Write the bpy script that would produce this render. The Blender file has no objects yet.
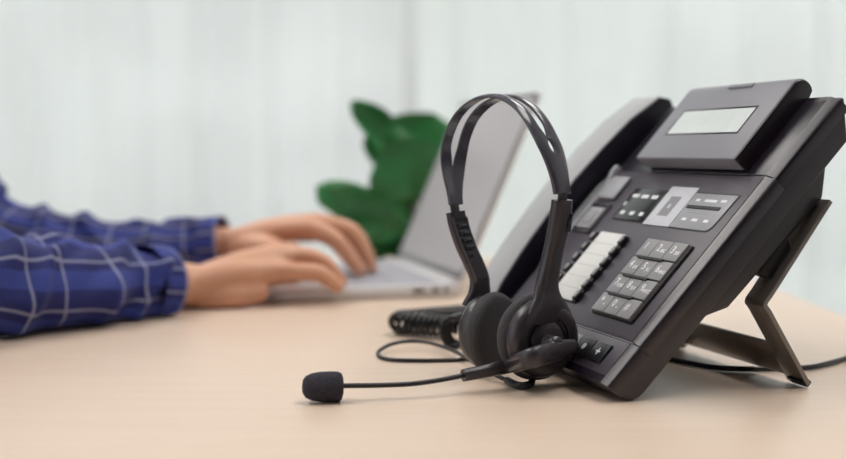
import bpy, bmesh, math, random
from math import sin, cos, radians, pi, sqrt, atan, atan2
from mathutils import Vector, Matrix, noise, Quaternion
random.seed(4)
C = bpy.context.scene.collection
Z0 = 0.74            # table top above the floor
R = radians
V = Vector

# ------------------------------------------------------------------ camera geometry
F, CH = 1175.0, 0.152
PITCH = atan(79.5 / F)
YAW = atan(373 * cos(PITCH) / F)
def at(px, py, D):
    """point (table coordinates) seen at px,py, D metres in front"""
    x, z = (px - 423) / F, -(py - 229.5) / F
    c, s = cos(PITCH), sin(PITCH)
    r = V((x, c + z * s, -s + z * c))
    return V((0, 0, CH)) + r * (D / r.y)
def on_table(px, py, z=0.0):
    a = at(px, py, 1.0); d = a - V((0, 0, CH))
    return V((0, 0, CH)) + d * ((z - CH) / d.z)

# ------------------------------------------------------------------ materials
MATS = {}
def mat(name, col, rough=.5, metal=0., spec=.5, bump=0., bscale=300., var=0., vscale=20., sheen=0., coat=0., emit=0., sss=0., stretch=None, alpha=1., trans=0.):
    m = bpy.data.materials.new(name); m.use_nodes = True; MATS[name] = m
    nt = m.node_tree; b = nt.nodes['Principled BSDF']
    b.inputs['Base Color'].default_value = (*col, 1); b.inputs['Roughness'].default_value = rough
    b.inputs['Metallic'].default_value = metal; b.inputs['Specular IOR Level'].default_value = spec
    if sheen: b.inputs['Sheen Weight'].default_value = sheen
    if coat: b.inputs['Coat Weight'].default_value = coat; b.inputs['Coat Roughness'].default_value = .15
    if emit: b.inputs['Emission Color'].default_value = (*col, 1); b.inputs['Emission Strength'].default_value = emit
    if sss:
        b.inputs['Subsurface Weight'].default_value = sss; b.inputs['Subsurface Radius'].default_value = (.01, .004, .002); b.inputs['Subsurface Scale'].default_value = 1
    if trans: b.inputs['Transmission Weight'].default_value = trans
    tc = nt.nodes.new('ShaderNodeTexCoord'); src = tc.outputs['Object']
    if stretch:
        mp = nt.nodes.new('ShaderNodeMapping'); mp.inputs['Scale'].default_value = stretch
        nt.links.new(src, mp.inputs['Vector']); src = mp.outputs['Vector']
    n = nt.nodes.new('ShaderNodeTexNoise'); n.inputs['Scale'].default_value = vscale; n.inputs['Detail'].default_value = 4
    nt.links.new(src, n.inputs['Vector'])
    mx = nt.nodes.new('ShaderNodeMix'); mx.data_type = 'RGBA'
    v = var or .04
    mx.inputs['A'].default_value = (*[c * (1 - v) for c in col], 1)
    mx.inputs['B'].default_value = (*[min(1, c * (1 + v)) for c in col], 1)
    nt.links.new(n.outputs['Fac'], mx.inputs['Factor']); nt.links.new(mx.outputs['Result'], b.inputs['Base Color'])
    if bump:
        n2 = nt.nodes.new('ShaderNodeTexNoise'); n2.inputs['Scale'].default_value = bscale; n2.inputs['Detail'].default_value = 3
        nt.links.new(src, n2.inputs['Vector'])
        bp = nt.nodes.new('ShaderNodeBump'); bp.inputs['Strength'].default_value = bump; bp.inputs['Distance'].default_value = .001
        nt.links.new(n2.outputs['Fac'], bp.inputs['Height']); nt.links.new(bp.outputs['Normal'], b.inputs['Normal'])
    return m

M_body = mat('phone plastic', (.014, .010, .018), .25, spec=.8, bump=.12, bscale=1800)
M_face = mat('phone face plastic', (.068, .058, .076), .33, bump=.15, bscale=1800)
M_disp = mat('display plastic with window sheen', (.225, .22, .25), .33, bump=.15, bscale=1800)  # lighter than the body: window reflection put into the base colour
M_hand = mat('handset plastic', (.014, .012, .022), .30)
M_htop = mat('handset top window sheen', (.40, .40, .42), .30)
M_keycap = mat('grey keycap', (.27, .26, .275), .40, bump=.1, bscale=1500)
M_keyblk = mat('black keycap', (.012, .012, .016), .3)
M_black = mat('matte black', (.008, .008, .010), .5)
M_gloss = mat('black glossy window', (.006, .007, .012), .12)
M_silver = mat('silver panel', (.33, .33, .36), .36)
M_white = mat('white label', (.62, .62, .68), .55)
M_paper = mat('paper label', (.70, .69, .68), .6)
M_print = mat('white print', (.8, .8, .82), .5)
M_lab = mat('grey print', (.25, .25, .27), .5)
M_lcd = mat('lcd glass', (.66, .70, .70), .14, var=.08, vscale=60)
M_stand = mat('grey painted stand', (.26, .235, .215), .3, metal=.6)
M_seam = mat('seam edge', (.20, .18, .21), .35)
M_hs = mat('headset plastic', (.038, .032, .040), .27, bump=.1, bscale=1500)
M_band = mat('headband plastic', (.060, .057, .080), .20, coat=.4)
M_dark = mat('dark plastic', (.012, .011, .014), .35)
M_foam = mat('charcoal foam', (.050, .047, .062), .95, bump=1., bscale=900, var=.5, vscale=500, spec=.15)
M_pad = mat('ear pad foam', (.085, .081, .088), .95, bump=.9, bscale=1100, var=.35, vscale=700, spec=.15)
M_steel = mat('steel neck', (.55, .55, .58), .25, metal=1.)
M_cable = mat('black cable', (.012, .011, .013), .38)
M_coil = mat('glossy coil cable', (.010, .010, .013), .22)
M_alu = mat('silver laptop shell', (.74, .73, .75), .36, metal=.25)
M_keys = mat('laptop keys', (.42, .42, .47), .5)
M_screen = mat('laptop screen', (.33, .315, .33), .4, emit=.34)
M_bezel = mat('laptop bezel', (.20, .20, .21), .4)
M_skin = mat('skin', (.66, .35, .225), .45, sss=.12, var=.14, vscale=22, bump=.15, bscale=160)
M_nail = mat('finger nail', (.66, .40, .32), .3)
M_hair = mat('dark hair', (.012, .009, .008), .45, bump=.6, bscale=300)
M_eye = mat('eye', (.7, .7, .7), .2)
M_leaf = mat('glossy green leaf', (.034, .215, .06), .36, var=.55, vscale=14)
M_stem = mat('leaf stem', (.05, .16, .04), .5)
M_pot = mat('white ceramic pot', (.75, .75, .73), .3)
M_soil = mat('potting soil', (.03, .02, .015), .95, bump=1, bscale=120)
M_wall = mat('white painted wall', (.80, .80, .79), .85, bump=.1, bscale=200)
M_wall2 = mat('taupe painted wall', (.07, .06, .065), .85, bump=.1, bscale=200)
M_ceil = mat('white ceiling', (.85, .85, .84), .9)
M_floor = mat('pale floor tile', (.50, .47, .43), .45)
M_frame = mat('white window frame', (.8, .8, .8), .4)
M_legs = mat('table leg metal', (.7, .7, .7), .4, metal=.5)
M_lamp = mat('added panel diffuser', (1, .965, .93), .5, emit=6.8)
M_housing = mat('added panel housing', (.8, .8, .8), .5)

def table_mat():
    m = mat('beige wood laminate', (.72, .56, .43), .36, spec=.65)
    nt = m.node_tree; b = nt.nodes['Principled BSDF']
    tc = nt.nodes.new('ShaderNodeTexCoord')
    mp = nt.nodes.new('ShaderNodeMapping'); mp.inputs['Scale'].default_value = (3, 60, 3); mp.inputs['Rotation'].default_value = (0, 0, R(8))
    nt.links.new(tc.outputs['Object'], mp.inputs['Vector'])
    n = nt.nodes.new('ShaderNodeTexNoise'); n.inputs['Scale'].default_value = 3; n.inputs['Detail'].default_value = 6; n.inputs['Roughness'].default_value = .6
    nt.links.new(mp.outputs['Vector'], n.inputs['Vector'])
    cr = nt.nodes.new('ShaderNodeValToRGB')
    cr.color_ramp.elements[0].position = .3; cr.color_ramp.elements[0].color = (.685, .53, .42, 1)
    cr.color_ramp.elements[1].position = .72; cr.color_ramp.elements[1].color = (.74, .585, .47, 1)
    nt.links.new(n.outputs['Fac'], cr.inputs['Fac']); nt.links.new(cr.outputs['Color'], b.inputs['Base Color'])
    n2 = nt.nodes.new('ShaderNodeTexNoise'); n2.inputs['Scale'].default_value = 5
    mr = nt.nodes.new('ShaderNodeMapRange'); mr.inputs['To Min'].default_value = .30; mr.inputs['To Max'].default_value = .40
    nt.links.new(tc.outputs['Object'], n2.inputs['Vector']); nt.links.new(n2.outputs['Fac'], mr.inputs['Value']); nt.links.new(mr.outputs['Result'], b.inputs['Roughness'])
    return m
M_table = table_mat()

def shirt_mat():
    m = bpy.data.materials.new('blue checked cotton'); m.use_nodes = True
    nt = m.node_tree; b = nt.nodes['Principled BSDF']; N = nt.nodes.new; L = nt.links.new
    b.inputs['Roughness'].default_value = .8; b.inputs['Sheen Weight'].default_value = .05
    uv = N('ShaderNodeUVMap'); uv.uv_map = 'UVMap'
    sp = N('ShaderNodeSeparateXYZ'); L(uv.outputs['UV'], sp.inputs[0])
    def lines(sock, period, width, off=0.):
        a = N('ShaderNodeMath'); a.operation = 'MULTIPLY_ADD'; a.inputs[1].default_value = 1 / period; a.inputs[2].default_value = off; L(sock, a.inputs[0])
        f = N('ShaderNodeMath'); f.operation = 'FRACT'; L(a.outputs[0], f.inputs[0])
        c = N('ShaderNodeMath'); c.operation = 'COMPARE'; c.inputs[1].default_value = .5; c.inputs[2].default_value = width / period / 2; L(f.outputs[0], c.inputs[0])
        return c.outputs[0]
    a = lines(sp.outputs['X'], .036, .0019); c = lines(sp.outputs['Y'], .043, .0020)
    mx = N('ShaderNodeMath'); mx.operation = 'MAXIMUM'; L(a, mx.inputs[0]); L(c, mx.inputs[1])
    # soft darker and brighter woven bands
    a2 = lines(sp.outputs['X'], .036, .014, .4); 
    n = N('ShaderNodeTexNoise'); n.inputs['Scale'].default_value = 25
    tc = N('ShaderNodeTexCoord'); L(tc.outputs['Object'], n.inputs['Vector'])
    base = N('ShaderNodeMix'); base.data_type = 'RGBA'; base.inputs['A'].default_value = (.005, .007, .070, 1); base.inputs['B'].default_value = (.012, .021, .185, 1)
    L(n.outputs['Fac'], base.inputs['Factor'])
    b1 = N('ShaderNodeMix'); b1.data_type = 'RGBA'; b1.inputs['B'].default_value = (.05, .09, .45, 1)
    ms = N('ShaderNodeMath'); ms.operation = 'MULTIPLY'; ms.inputs[1].default_value = .35; L(a2, ms.inputs[0]); L(ms.outputs[0], b1.inputs['Factor']); L(base.outputs['Result'], b1.inputs['A'])
    fin = N('ShaderNodeMix'); fin.data_type = 'RGBA'; fin.inputs['B'].default_value = (.50, .52, .68, 1)
    ml = N('ShaderNodeMath'); ml.operation = 'MULTIPLY'; ml.inputs[1].default_value = .5; L(mx.outputs[0], ml.inputs[0])
    L(ml.outputs[0], fin.inputs['Factor']); L(b1.outputs['Result'], fin.inputs['A']); L(fin.outputs['Result'], b.inputs['Base Color'])
    return m
M_shirt = shirt_mat()

def curtain_mat(name, tint, clear):
    m = bpy.data.materials.new(name); m.use_nodes = True
    nt = m.node_tree; nt.nodes.clear(); N = nt.nodes.new; L = nt.links.new
    out = N('ShaderNodeOutputMaterial'); df = N('ShaderNodeBsdfDiffuse'); tr = N('ShaderNodeBsdfTranslucent'); tp = N('ShaderNodeBsdfTransparent')
    df.inputs['Color'].default_value = (*tint, 1); tr.inputs['Color'].default_value = (*tint, 1)
    tc = N('ShaderNodeTexCoord'); n = N('ShaderNodeTexNoise'); n.inputs['Scale'].default_value = 2.5
    L(tc.outputs['Object'], n.inputs['Vector'])
    mr = N('ShaderNodeMapRange'); mr.inputs['From Min'].default_value = .3; mr.inputs['From Max'].default_value = .7; mr.inputs['To Min'].default_value = clear - .1; mr.inputs['To Max'].default_value = clear + .1
    L(n.outputs['Fac'], mr.inputs['Value'])
    m1 = N('ShaderNodeMixShader'); m1.inputs[0].default_value = .6; L(df.outputs[0], m1.inputs[1]); L(tr.outputs[0], m1.inputs[2])
    m2 = N('ShaderNodeMixShader'); L(mr.outputs[0], m2.inputs[0]); L(m1.outputs[0], m2.inputs[1]); L(tp.outputs[0], m2.inputs[2])
    L(m2.outputs[0], out.inputs['Surface'])
    return m
M_sheer = curtain_mat('sheer curtain fabric', (.87, .88, .88), .16)
M_sheer2 = curtain_mat('sheer curtain fabric warm', (.85, .85, .865), .12)

def glass_mat():
    m = bpy.data.materials.new('window glass'); m.use_nodes = True
    nt = m.node_tree; nt.nodes.clear(); N = nt.nodes.new; L = nt.links.new
    out = N('ShaderNodeOutputMaterial'); g = N('ShaderNodeBsdfGlossy'); g.inputs['Roughness'].default_value = .02; t = N('ShaderNodeBsdfTransparent'); t.inputs['Color'].default_value = (.94, .97, .96, 1)
    lw = N('ShaderNodeFresnel'); lw.inputs['IOR'].default_value = 1.35
    mx = N('ShaderNodeMixShader'); L(lw.outputs[0], mx.inputs[0]); L(t.outputs[0], mx.inputs[1]); L(g.outputs[0], mx.inputs[2]); L(mx.outputs[0], out.inputs['Surface'])
    return m
M_glass = glass_mat()

# ------------------------------------------------------------------ mesh helpers
def new(): return bmesh.new()
def finish(bm, sharp=32):
    bmesh.ops.recalc_face_normals(bm, faces=bm.faces)
    for f in bm.faces: f.smooth = True
    for e in bm.edges:
        if len(e.link_faces) == 2:
            e.smooth = e.calc_face_angle(0) < R(sharp)
def bevel(bm, w, seg=3, ang=30, edges=None):
    bm.normal_update()
    es = edges or [e for e in bm.edges if len(e.link_faces) == 2 and e.calc_face_angle(0) > R(ang)]
    bmesh.ops.bevel(bm, geom=es, offset=w, offset_type='OFFSET', segments=seg, profile=.5, affect='EDGES', clamp_overlap=True)
def merge(bm, other, mi=None):
    """copy 'other' into bm, its faces taking material slot mi"""
    me = bpy.data.meshes.new('tmp'); 
    if mi is not None:
        for f in other.faces: f.material_index = mi
    other.to_mesh(me); bm.from_mesh(me); bpy.data.meshes.remove(me); other.free()
def obj(name, bm, m, parent=None, sharp=32, sub=0, keepn=False):
    if not keepn: finish(bm, sharp)
    me = bpy.data.meshes.new(name); bm.to_mesh(me); bm.free()
    for x in (m if isinstance(m, (list, tuple)) else [m]): me.materials.append(x)
    o = bpy.data.objects.new(name, me); C.objects.link(o)
    if parent is not None: o.parent = parent
    if sub:
        s = o.modifiers.new('sub', 'SUBSURF'); s.levels = sub; s.render_levels = sub
    return o
def tag(o, label, cat, group=None):
    o['label'] = label; o['category'] = cat
    if group: o['group'] = group
    return o
def empty(name, loc, rot=None):
    o = bpy.data.objects.new(name, None); C.objects.link(o); o.empty_display_size = .05
    o.location = V(loc) + V((0, 0, Z0))
    if rot is not None: o.rotation_euler = rot
    return o
def box(x0, x1, y0, y1, z0, z1, b=0., seg=3, M=None):
    bm = new(); bmesh.ops.create_cube(bm, size=1)
    for v in bm.verts: v.co = V(((x0 + x1) / 2 + v.co.x * (x1 - x0), (y0 + y1) / 2 + v.co.y * (y1 - y0), (z0 + z1) / 2 + v.co.z * (z1 - z0)))
    if b: bevel(bm, b, seg)
    if M: bmesh.ops.transform(bm, matrix=M, verts=bm.verts)
    return bm
def prism(poly, a0, a1, axis='x', b=0., seg=3):
    """poly of 2D points; axis x: (y,z); axis y: (x,z); axis z: (x,y)"""
    bm = new()
    def mk(p, a): return V((a, p[0], p[1])) if axis == 'x' else V((p[0], a, p[1])) if axis == 'y' else V((p[0], p[1], a))
    A = [bm.verts.new(mk(p, a0)) for p in poly]; B = [bm.verts.new(mk(p, a1)) for p in poly]; n = len(poly)
    bm.faces.new(A); bm.faces.new(B[::-1])
    for i in range(n): bm.faces.new((A[i], B[i], B[(i + 1) % n], A[(i + 1) % n]))
    bmesh.ops.recalc_face_normals(bm, faces=bm.faces)
    if b: bevel(bm, b, seg)
    return bm
def cr(pts, n=6):
    """Catmull-Rom resample of tuples of any length"""
    P = [tuple(p) for p in pts]; P = [P[0]] + P + [P[-1]]; out = []
    for i in range(1, len(P) - 2):
        for k in range(n):
            t = k / n
            out.append(tuple(.5 * ((2 * b) + (-a + c) * t + (2 * a - 5 * b + 4 * c - d) * t * t + (-a + 3 * b - 3 * c + d) * t ** 3) for a, b, c, d in zip(P[i - 1], P[i], P[i + 1], P[i + 2])))
    out.append(P[-2]); return out
def tube(bm, pts, rad, nseg=12, up=V((0, 0, 1)), caps=True, round_caps=False, uv=None, fixed=False, power=2.):
    """pts list of Vector; rad list of r or (rside, rup)"""
    pts = [V(p) for p in pts]; n = len(pts)
    if not isinstance(rad, (list, tuple)): rad = [rad] * n
    rad = [(r, r) if not isinstance(r, (tuple, list)) else r for r in rad]
    rings = []; prev = None
    if round_caps:
        def endcap(p, d, r, out):
            res = []
            for a in ((75, 50, 25) if out else (25, 50, 75)):
                res.append((p + d * (max(r) * sin(R(a))) * 1., (r[0] * cos(R(a)), r[1] * cos(R(a)))))
            return res
        d0 = (pts[0] - pts[1]).normalized(); d1 = (pts[-1] - pts[-2]).normalized()
        s = endcap(pts[0], d0, rad[0], True); e = endcap(pts[-1], d1, rad[-1], False)
        pts = [x[0] for x in s] + pts + [x[0] for x in e]; rad = [x[1] for x in s] + rad + [x[1] for x in e]; n = len(pts)
    arc = 0.; uvl = (bm.loops.layers.uv.get('UVMap') or bm.loops.layers.uv.new('UVMap')) if uv else None; S = []
    for i, p in enumerate(pts):
        t = (pts[min(i + 1, n - 1)] - pts[max(i - 1, 0)]).normalized()
        if i: arc += (p - pts[i - 1]).length
        S.append(arc)
        u = up if (prev is None or fixed) else prev
        side = t.cross(u)
        if side.length < 1e-6: side = t.cross(V((1, 0, 0)))
        side.normalize(); u = side.cross(t).normalized(); prev = u
        ra, rb = rad[i]; ring = []
        for k in range(nseg):
            a = 2 * pi * k / nseg; ca, sa = cos(a), sin(a)
            if power != 2.:
                ca = math.copysign(abs(ca) ** (2 / power), ca); sa = math.copysign(abs(sa) ** (2 / power), sa)
            ring.append(bm.verts.new(p + side * (ra * ca) + u * (rb * sa)))
        rings.append(ring)
    for i in range(n - 1):
        for k in range(nseg):
            f = bm.faces.new((rings[i][k], rings[i][(k + 1) % nseg], rings[i + 1][(k + 1) % nseg], rings[i + 1][k]))
            if uv:
                r = uv
                for l, (uu, vv) in zip(f.loops, ((k, i), (k + 1, i), (k + 1, i + 1), (k, i + 1))):
                    l[uvl].uv = (uu / nseg * 2 * pi * r, S[vv])
    if caps:
        bm.faces.new(rings[0][::-1]); bm.faces.new(rings[-1])
    return rings
def lathe(prof, seg=48, M=None):
    """prof (r, h) around local z"""
    bm = new(); rings = []
    for r, h in prof:
        if r < 1e-6: rings.append([bm.verts.new((0, 0, h))])
        else: rings.append([bm.verts.new((r * cos(2 * pi * k / seg), r * sin(2 * pi * k / seg), h)) for k in range(seg)])
    for a, b in zip(rings, rings[1:]):
        for k in range(seg):
            if len(a) == 1 and len(b) == 1: continue
            if len(a) == 1: bm.faces.new((a[0], b[k], b[(k + 1) % seg]))
            elif len(b) == 1: bm.faces.new((a[k], a[(k + 1) % seg], b[0]))
            else: bm.faces.new((a[k], a[(k + 1) % seg], b[(k + 1) % seg], b[k]))
    if M: bmesh.ops.transform(bm, matrix=M, verts=bm.verts)
    return bm
def text_bm(s, size, x, y, z, ext=.00012, align='CENTER', sx=1.):
    cu = bpy.data.curves.new('t', 'FONT'); cu.body = s; cu.size = size; cu.align_x = align; cu.align_y = 'CENTER'; cu.extrude = ext; cu.resolution_u = 2; cu.offset = size * .014
    o = bpy.data.objects.new('t', cu); C.objects.link(o)
    bpy.context.view_layer.update()
    me = bpy.data.meshes.new_from_object(o.evaluated_get(bpy.context.evaluated_depsgraph_get()))
    bm = new(); bm.from_mesh(me)
    for v in bm.verts: v.co = V((x + v.co.x * sx, y + v.co.y, z + v.co.z))
    bpy.data.objects.remove(o); bpy.data.curves.remove(cu); bpy.data.meshes.remove(me)
    return bm
def struct(name, bm, m, parent=None):
    o = obj(name, bm, m, parent); o['kind'] = 'structure'; return o
def align(axis, origin, up=V((0, 0, 1))):
    """matrix taking local z to axis"""
    z = V(axis).normalized(); x = up.cross(z)
    if x.length < 1e-5: x = V((1, 0, 0)).cross(z)
    x.normalize(); y = z.cross(x)
    m = Matrix((x, y, z)).transposed().to_4x4(); m.translation = V(origin); return m

# ------------------------------------------------------------------ the room (floor at z = 0)
X0, X1, Y0, Y1, H = -2.6, 3.0, -2.4, 3.6, 3.1
struct('floor', box(X0, X1, Y0, Y1, -.1, 0), M_floor)
struct('ceiling', box(X0, X1, Y0, Y1, H, H + .1), M_ceil)
def wall_with_hole(a0, a1, h0, h1, z0, z1, c0, c1, axis):
    """wall a0..a1, opening h0..h1 z0..z1, thickness c0..c1"""
    bm = new()
    for (p, q, r, s) in ((a0, h0, 0, H), (h1, a1, 0, H), (h0, h1, 0, z0), (h0, h1, z1, H)):
        merge(bm, box(p, q, c0, c1, r, s) if axis == 'y' else box(c0, c1, p, q, r, s))
    return bm
struct('wall_back', wall_with_hole(X0, X1, -2.44, 2.36, .25, 2.95, Y1, Y1 + .15, 'y'), M_wall)
struct('wall_left', wall_with_hole(Y0, Y1, -1.4, 2.2, .7, 2.75, X0 - .15, X0, 'x'), M_wall)
struct('wall_right', box(X1, X1 + .15, Y0, Y1, 0, H), M_wall)
struct('wall_front', box(X0, X1, Y0 - .15, Y0, 0, H), M_wall2)
def window(name, h0, h1, z0, z1, c, axis, nm):
    bm = new(); t = .05
    def b(p, q, r, s): merge(bm, box(p, q, c + .04, c + .10, r, s, .004) if axis == 'y' else box(c - .10, c - .04, p, q, r, s, .004))
    b(h0, h1, z0, z0 + t); b(h0, h1, z1 - t, z1)
    for k in range(nm + 1):
        x = h0 + (h1 - h0 - t) * k / nm; b(x, x + t, z0 + t, z1 - t)
    w = struct(name, bm, M_frame)
    g = box(h0, h1, c + .068, c + .072, z0, z1) if axis == 'y' else box(c - .072, c - .068, h0, h1, z0, z1)
    struct('window_pane', g, M_glass, w)
window('window_1', -2.44, 2.36, .25, 2.95, Y1, 'y', 2)
window('window_2', -1.4, 2.2, .7, 2.75, X0, 'x', 3)
for nm, b in (('baseboard_back', box(X0, X1, Y1 - .015, Y1, 0, .08)), ('baseboard_right', box(X1 - .015, X1, Y0, Y1 - .015, 0, .08))):
    struct(nm, b, M_frame)

def curtain(x0, x1, m, label, ph, amp=.026):
    root = empty('curtain', (0, 0, 0)); root.location = ((x0 + x1) / 2, Y1 - .14, .03); cx = (x0 + x1) / 2
    bm = new(); nx = int((x1 - x0) * 70); nz = 10; rows = []
    for j in range(nz + 1):
        z = 2.96 * j / nz; row = []
        for i in range(nx + 1):
            x = x0 + (x1 - x0) * i / nx
            s = x * 2 * pi / .24 + ph
            w = amp * (.75 * sin(s + 1.8 * sin(x * 3.1 + ph)) * (.5 + .9 * abs(noise.noise(V((x * 2.2, ph, 0)))) * 2) + .2 * sin(2.3 * s + 1) + .9 * noise.noise(V((x * 3, z * .6, ph))))
            row.append(bm.verts.new((x - cx + .02 * noise.noise(V((x * 4, z, ph + 5))), w, z)))
        rows.append(row)
    for j in range(nz):
        for i in range(nx): bm.faces.new((rows[j][i], rows[j][i + 1], rows[j + 1][i + 1], rows[j + 1][i]))
    obj('fabric', bm, m, root, sharp=180)
    t = box(x0 - cx, x1 - cx, -.03, .03, 2.955, 2.98, .004); obj('header_tape', t, M_frame, root)
    tag(root, label, 'curtain', 'sheer curtains over the big window')
curtain(-2.5, -.045, M_sheer2, 'sheer white curtain with soft folds behind the typing person', .4)
curtain(-.035, 2.5, M_sheer, 'sheer white curtain behind the desk phone and plant', 2.1, .022)
bm = new(); tube(bm, [(-2.45, 0, 0), (2.8, 0, 0)], .014, 16)
rl = obj('curtain_rail', bm, M_frame); rl.location = (0, Y1 - .14, 3.03)
for x in (-2.4, 0, 2.7):
    obj('bracket', box(x - .012, x + .012, -.01, .14, -.012, .012, .002), M_frame, rl)
tag(rl, 'white curtain rail over the window', 'curtain rail')

for i, (x, y) in enumerate(((-1.32, .68), (.9, .68), (-1.32, 2.1), (.9, 2.1))):  # unseen panels added overhead to brighten the table and the phone's ridge
    t = empty('ceiling_fill_panel', (0, 0, 0)); t.location = (x, y, H)
    obj('housing', box(-.46, .46, -.62, .62, -.03, 0, .004), M_housing, t)
    obj('diffuser', box(-.43, .43, -.59, .59, -.036, -.0302, .002), M_lamp, t)
    tag(t, 'white ceiling panel with glowing diffuser, added out of view as fill light', 'ceiling light', 'added fill light panels above the table')

# ------------------------------------------------------------------ table
tb = empty('desk', (0, 0, 0)); tb.location = (-.04, .86, 0)
TX0, TX1, TY0, TY1 = -.50 + .04, .388 + .04, .02 - .86, 1.675 - .86
obj('table_top', box(TX0, TX1, TY0, TY1, Z0 - .028, Z0, .002, 3), M_table, tb)
obj('apron', box(TX0 + .06, TX1 - .06, TY0 + .06, TY1 - .06, Z0 - .07, Z0 - .0285, .002), M_legs, tb)
for sx in (0, 1):
    for sy in (0, 1):
        x = (TX0 + .07, TX1 - .11)[sx]; y = (TY0 + .07, TY1 - .11)[sy]
        obj('leg', box(x, x + .04, y, y + .04, 0, Z0 - .0705, .003), M_legs, tb)
tag(tb, 'desk with pale beige wood laminate top holding phone, laptop and headset', 'desk')

# ------------------------------------------------------------------ desk phone: local x = width (right = 0), y = up the face, z = out of the face (mm)
MM = .001
TILT = R(47.5)
Wd = V((sin(YAW), -cos(YAW), 0)); Hd = V((cos(YAW), sin(YAW), 0))
U = Hd * cos(TILT) + V((0, 0, 1)) * sin(TILT); Nn = Wd.cross(U)
PB = on_table(625.5, 402.0) + V((0, 0, .0006))
ph = bpy.data.objects.new('desk_phone', None); C.objects.link(ph); ph.empty_display_size = .05
mw = (Matrix((Wd, U, Nn)).transposed() * 1.006).to_4x4(); mw.translation = PB + V((0, 0, Z0)); ph.matrix_world = mw
tag(ph, 'black office desk phone with keypad and small display on a tilted stand', 'desk phone')
def mmb(bm):
    bmesh.ops.scale(bm, vec=(MM, MM, MM), verts=bm.verts); return bm
def pobj(name, bm, m, parent=ph, **k): return obj(name, mmb(bm), m, parent, **k)
FN = 18.
FW = -208.                       # face runs from FW to 0, the handset well beyond it
# housing: rounded slab
hb = prism([(-1.3, 15.3), (235, 15.3), (237, 13), (219, -8), (12, -6.7), (7, -6.0), (3.2, -4.1), (.9, -1.2), (-.4, 3)], FW, 0, 'x', 1.6, 4)
hou = pobj('housing', hb, M_body, sharp=40)
# face cover wrapping over the right edge, from the seam at the bottom to the display
def cover_section(u0, u1, e=.45, right=True):
    pts = [(FW + 1, 15.0)] + [(FW + 1, 17.2 + e)]
    pts += [(-7.0, 17.2 + e), (-6.2, 17.05 + e), (-1.4 + e, 14.9 + e), (-.45 + e, 14.2 + e), (e, 12.8)]
    pts += [(e, 5.5), (-1.5, 5.0), (-1.5, 15.0)]
    return prism(pts, u0, u1, 'y', .3, 2)
pobj('face_cover', cover_section(30, 166), M_body, sharp=22)
pobj('front_cover', cover_section(-1.4, 29.6, .4), M_body, sharp=22)
pobj('top_cover', cover_section(166.4, 234, .4), M_body, sharp=22)
pobj('face_plate', prism([(FW + 3, 31), (-7.4, 31), (-7.4, 165), (FW + 3, 165)], 17.3, 18.1, 'z', .35, 2), M_face)
pobj('front_strip', prism([(FW + 3, 4), (-7.4, 4), (-7.4, 29.2), (FW + 3, 29.2)], 17.0, 17.65, 'z', .3, 2), M_face)
pobj('rear_tub', prism([(66, -6), (89, -19.5), (184, -23.5), (203, -9.5), (212, -4), (120, 0)], -268, -7, 'x', 2.2, 3), M_body, sharp=40)
# seam line across the face, in a lighter grey
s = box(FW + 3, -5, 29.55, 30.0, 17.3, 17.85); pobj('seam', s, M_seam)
# handset well on the left
well = prism([(0, 5), (20, 6), (60, 0), (185, 0), (205, 6), (232, 6), (226, -7), (9, -6.6), (2, -3)], -278, FW - .3, 'x', 2.5, 3)
pobj('handset_cradle', well, M_body, sharp=40)
pobj('cradle_rim', prism([(-FW - 0, 0)] * 0 + [(100, 15), (100, 18.2), (150, 18.4), (162, 22.5), (168, 22.5), (168, 15)], -209.0, -203.5, 'x', .8, 2), M_silver)  # silver here paints light reflected off the dark plastic
# handset
hp = [(246, 15.5), (241, 23.5), (210, 30.5), (175, 33.3), (141, 34.3), (109, 32.8), (71, 29.6), (40, 25.4), (14, 19), (9, 13), (12, 6.2), (52, 3.5), (64, 9), (100, 15), (150, 15.5), (180, 10), (192, 6.6), (232, 5.6), (243, 8)]
hs_h = pobj('handset', prism(hp, -270, -225, 'x', 1.8, 4), M_hand, sharp=40)
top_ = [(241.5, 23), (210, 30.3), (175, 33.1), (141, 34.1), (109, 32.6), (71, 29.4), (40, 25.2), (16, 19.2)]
pobj('handset_sheen', prism([(a, b + .9) for a, b in top_] + [(a, b - 1.5) for a, b in top_[::-1]], -270.6, -226.2, 'x', .5, 2), M_htop, hs_h, sharp=25)  # added strip whose grey paints the window's reflection on the black handset
# raised display box
def arc(cx, cy, r, a0, a1, n=6): return [(cx + r * cos(R(a0 + (a1 - a0) * k / n)), cy + r * sin(R(a0 + (a1 - a0) * k / n))) for k in range(n + 1)]
dp = [(168, 20)] + [(168, 31)] + [(232.5, 32.4)] + arc(233.5, 23.5, 9, 80, -40, 7) + [(224, 12.5), (176, 14.5)]
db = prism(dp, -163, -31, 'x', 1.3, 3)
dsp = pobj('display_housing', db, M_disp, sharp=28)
pobj('display_side', prism([(y * .985 + 3.0, z * .93 + 1.4) for y, z in dp], -32, -30.2, 'x', .8, 3), M_body, dsp, sharp=30)
pobj('display_hinge', box(-150, -45, 176, 226, 11, 15.5, 2), M_black)
pobj('upper_deck', box(FW + 3, -7.4, 166.8, 231, 15, 17.7, .4), M_body)
def tilt_box(x0, x1, u0, u1, n0, n1, b=0.):  # follows the slightly tilted display face
    bm = box(x0, x1, u0, u1, n0, n1, b)
    for v in bm.verts: v.co.z += (v.co.y - 168) * (1.5 / 70)
    return bm
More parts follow.
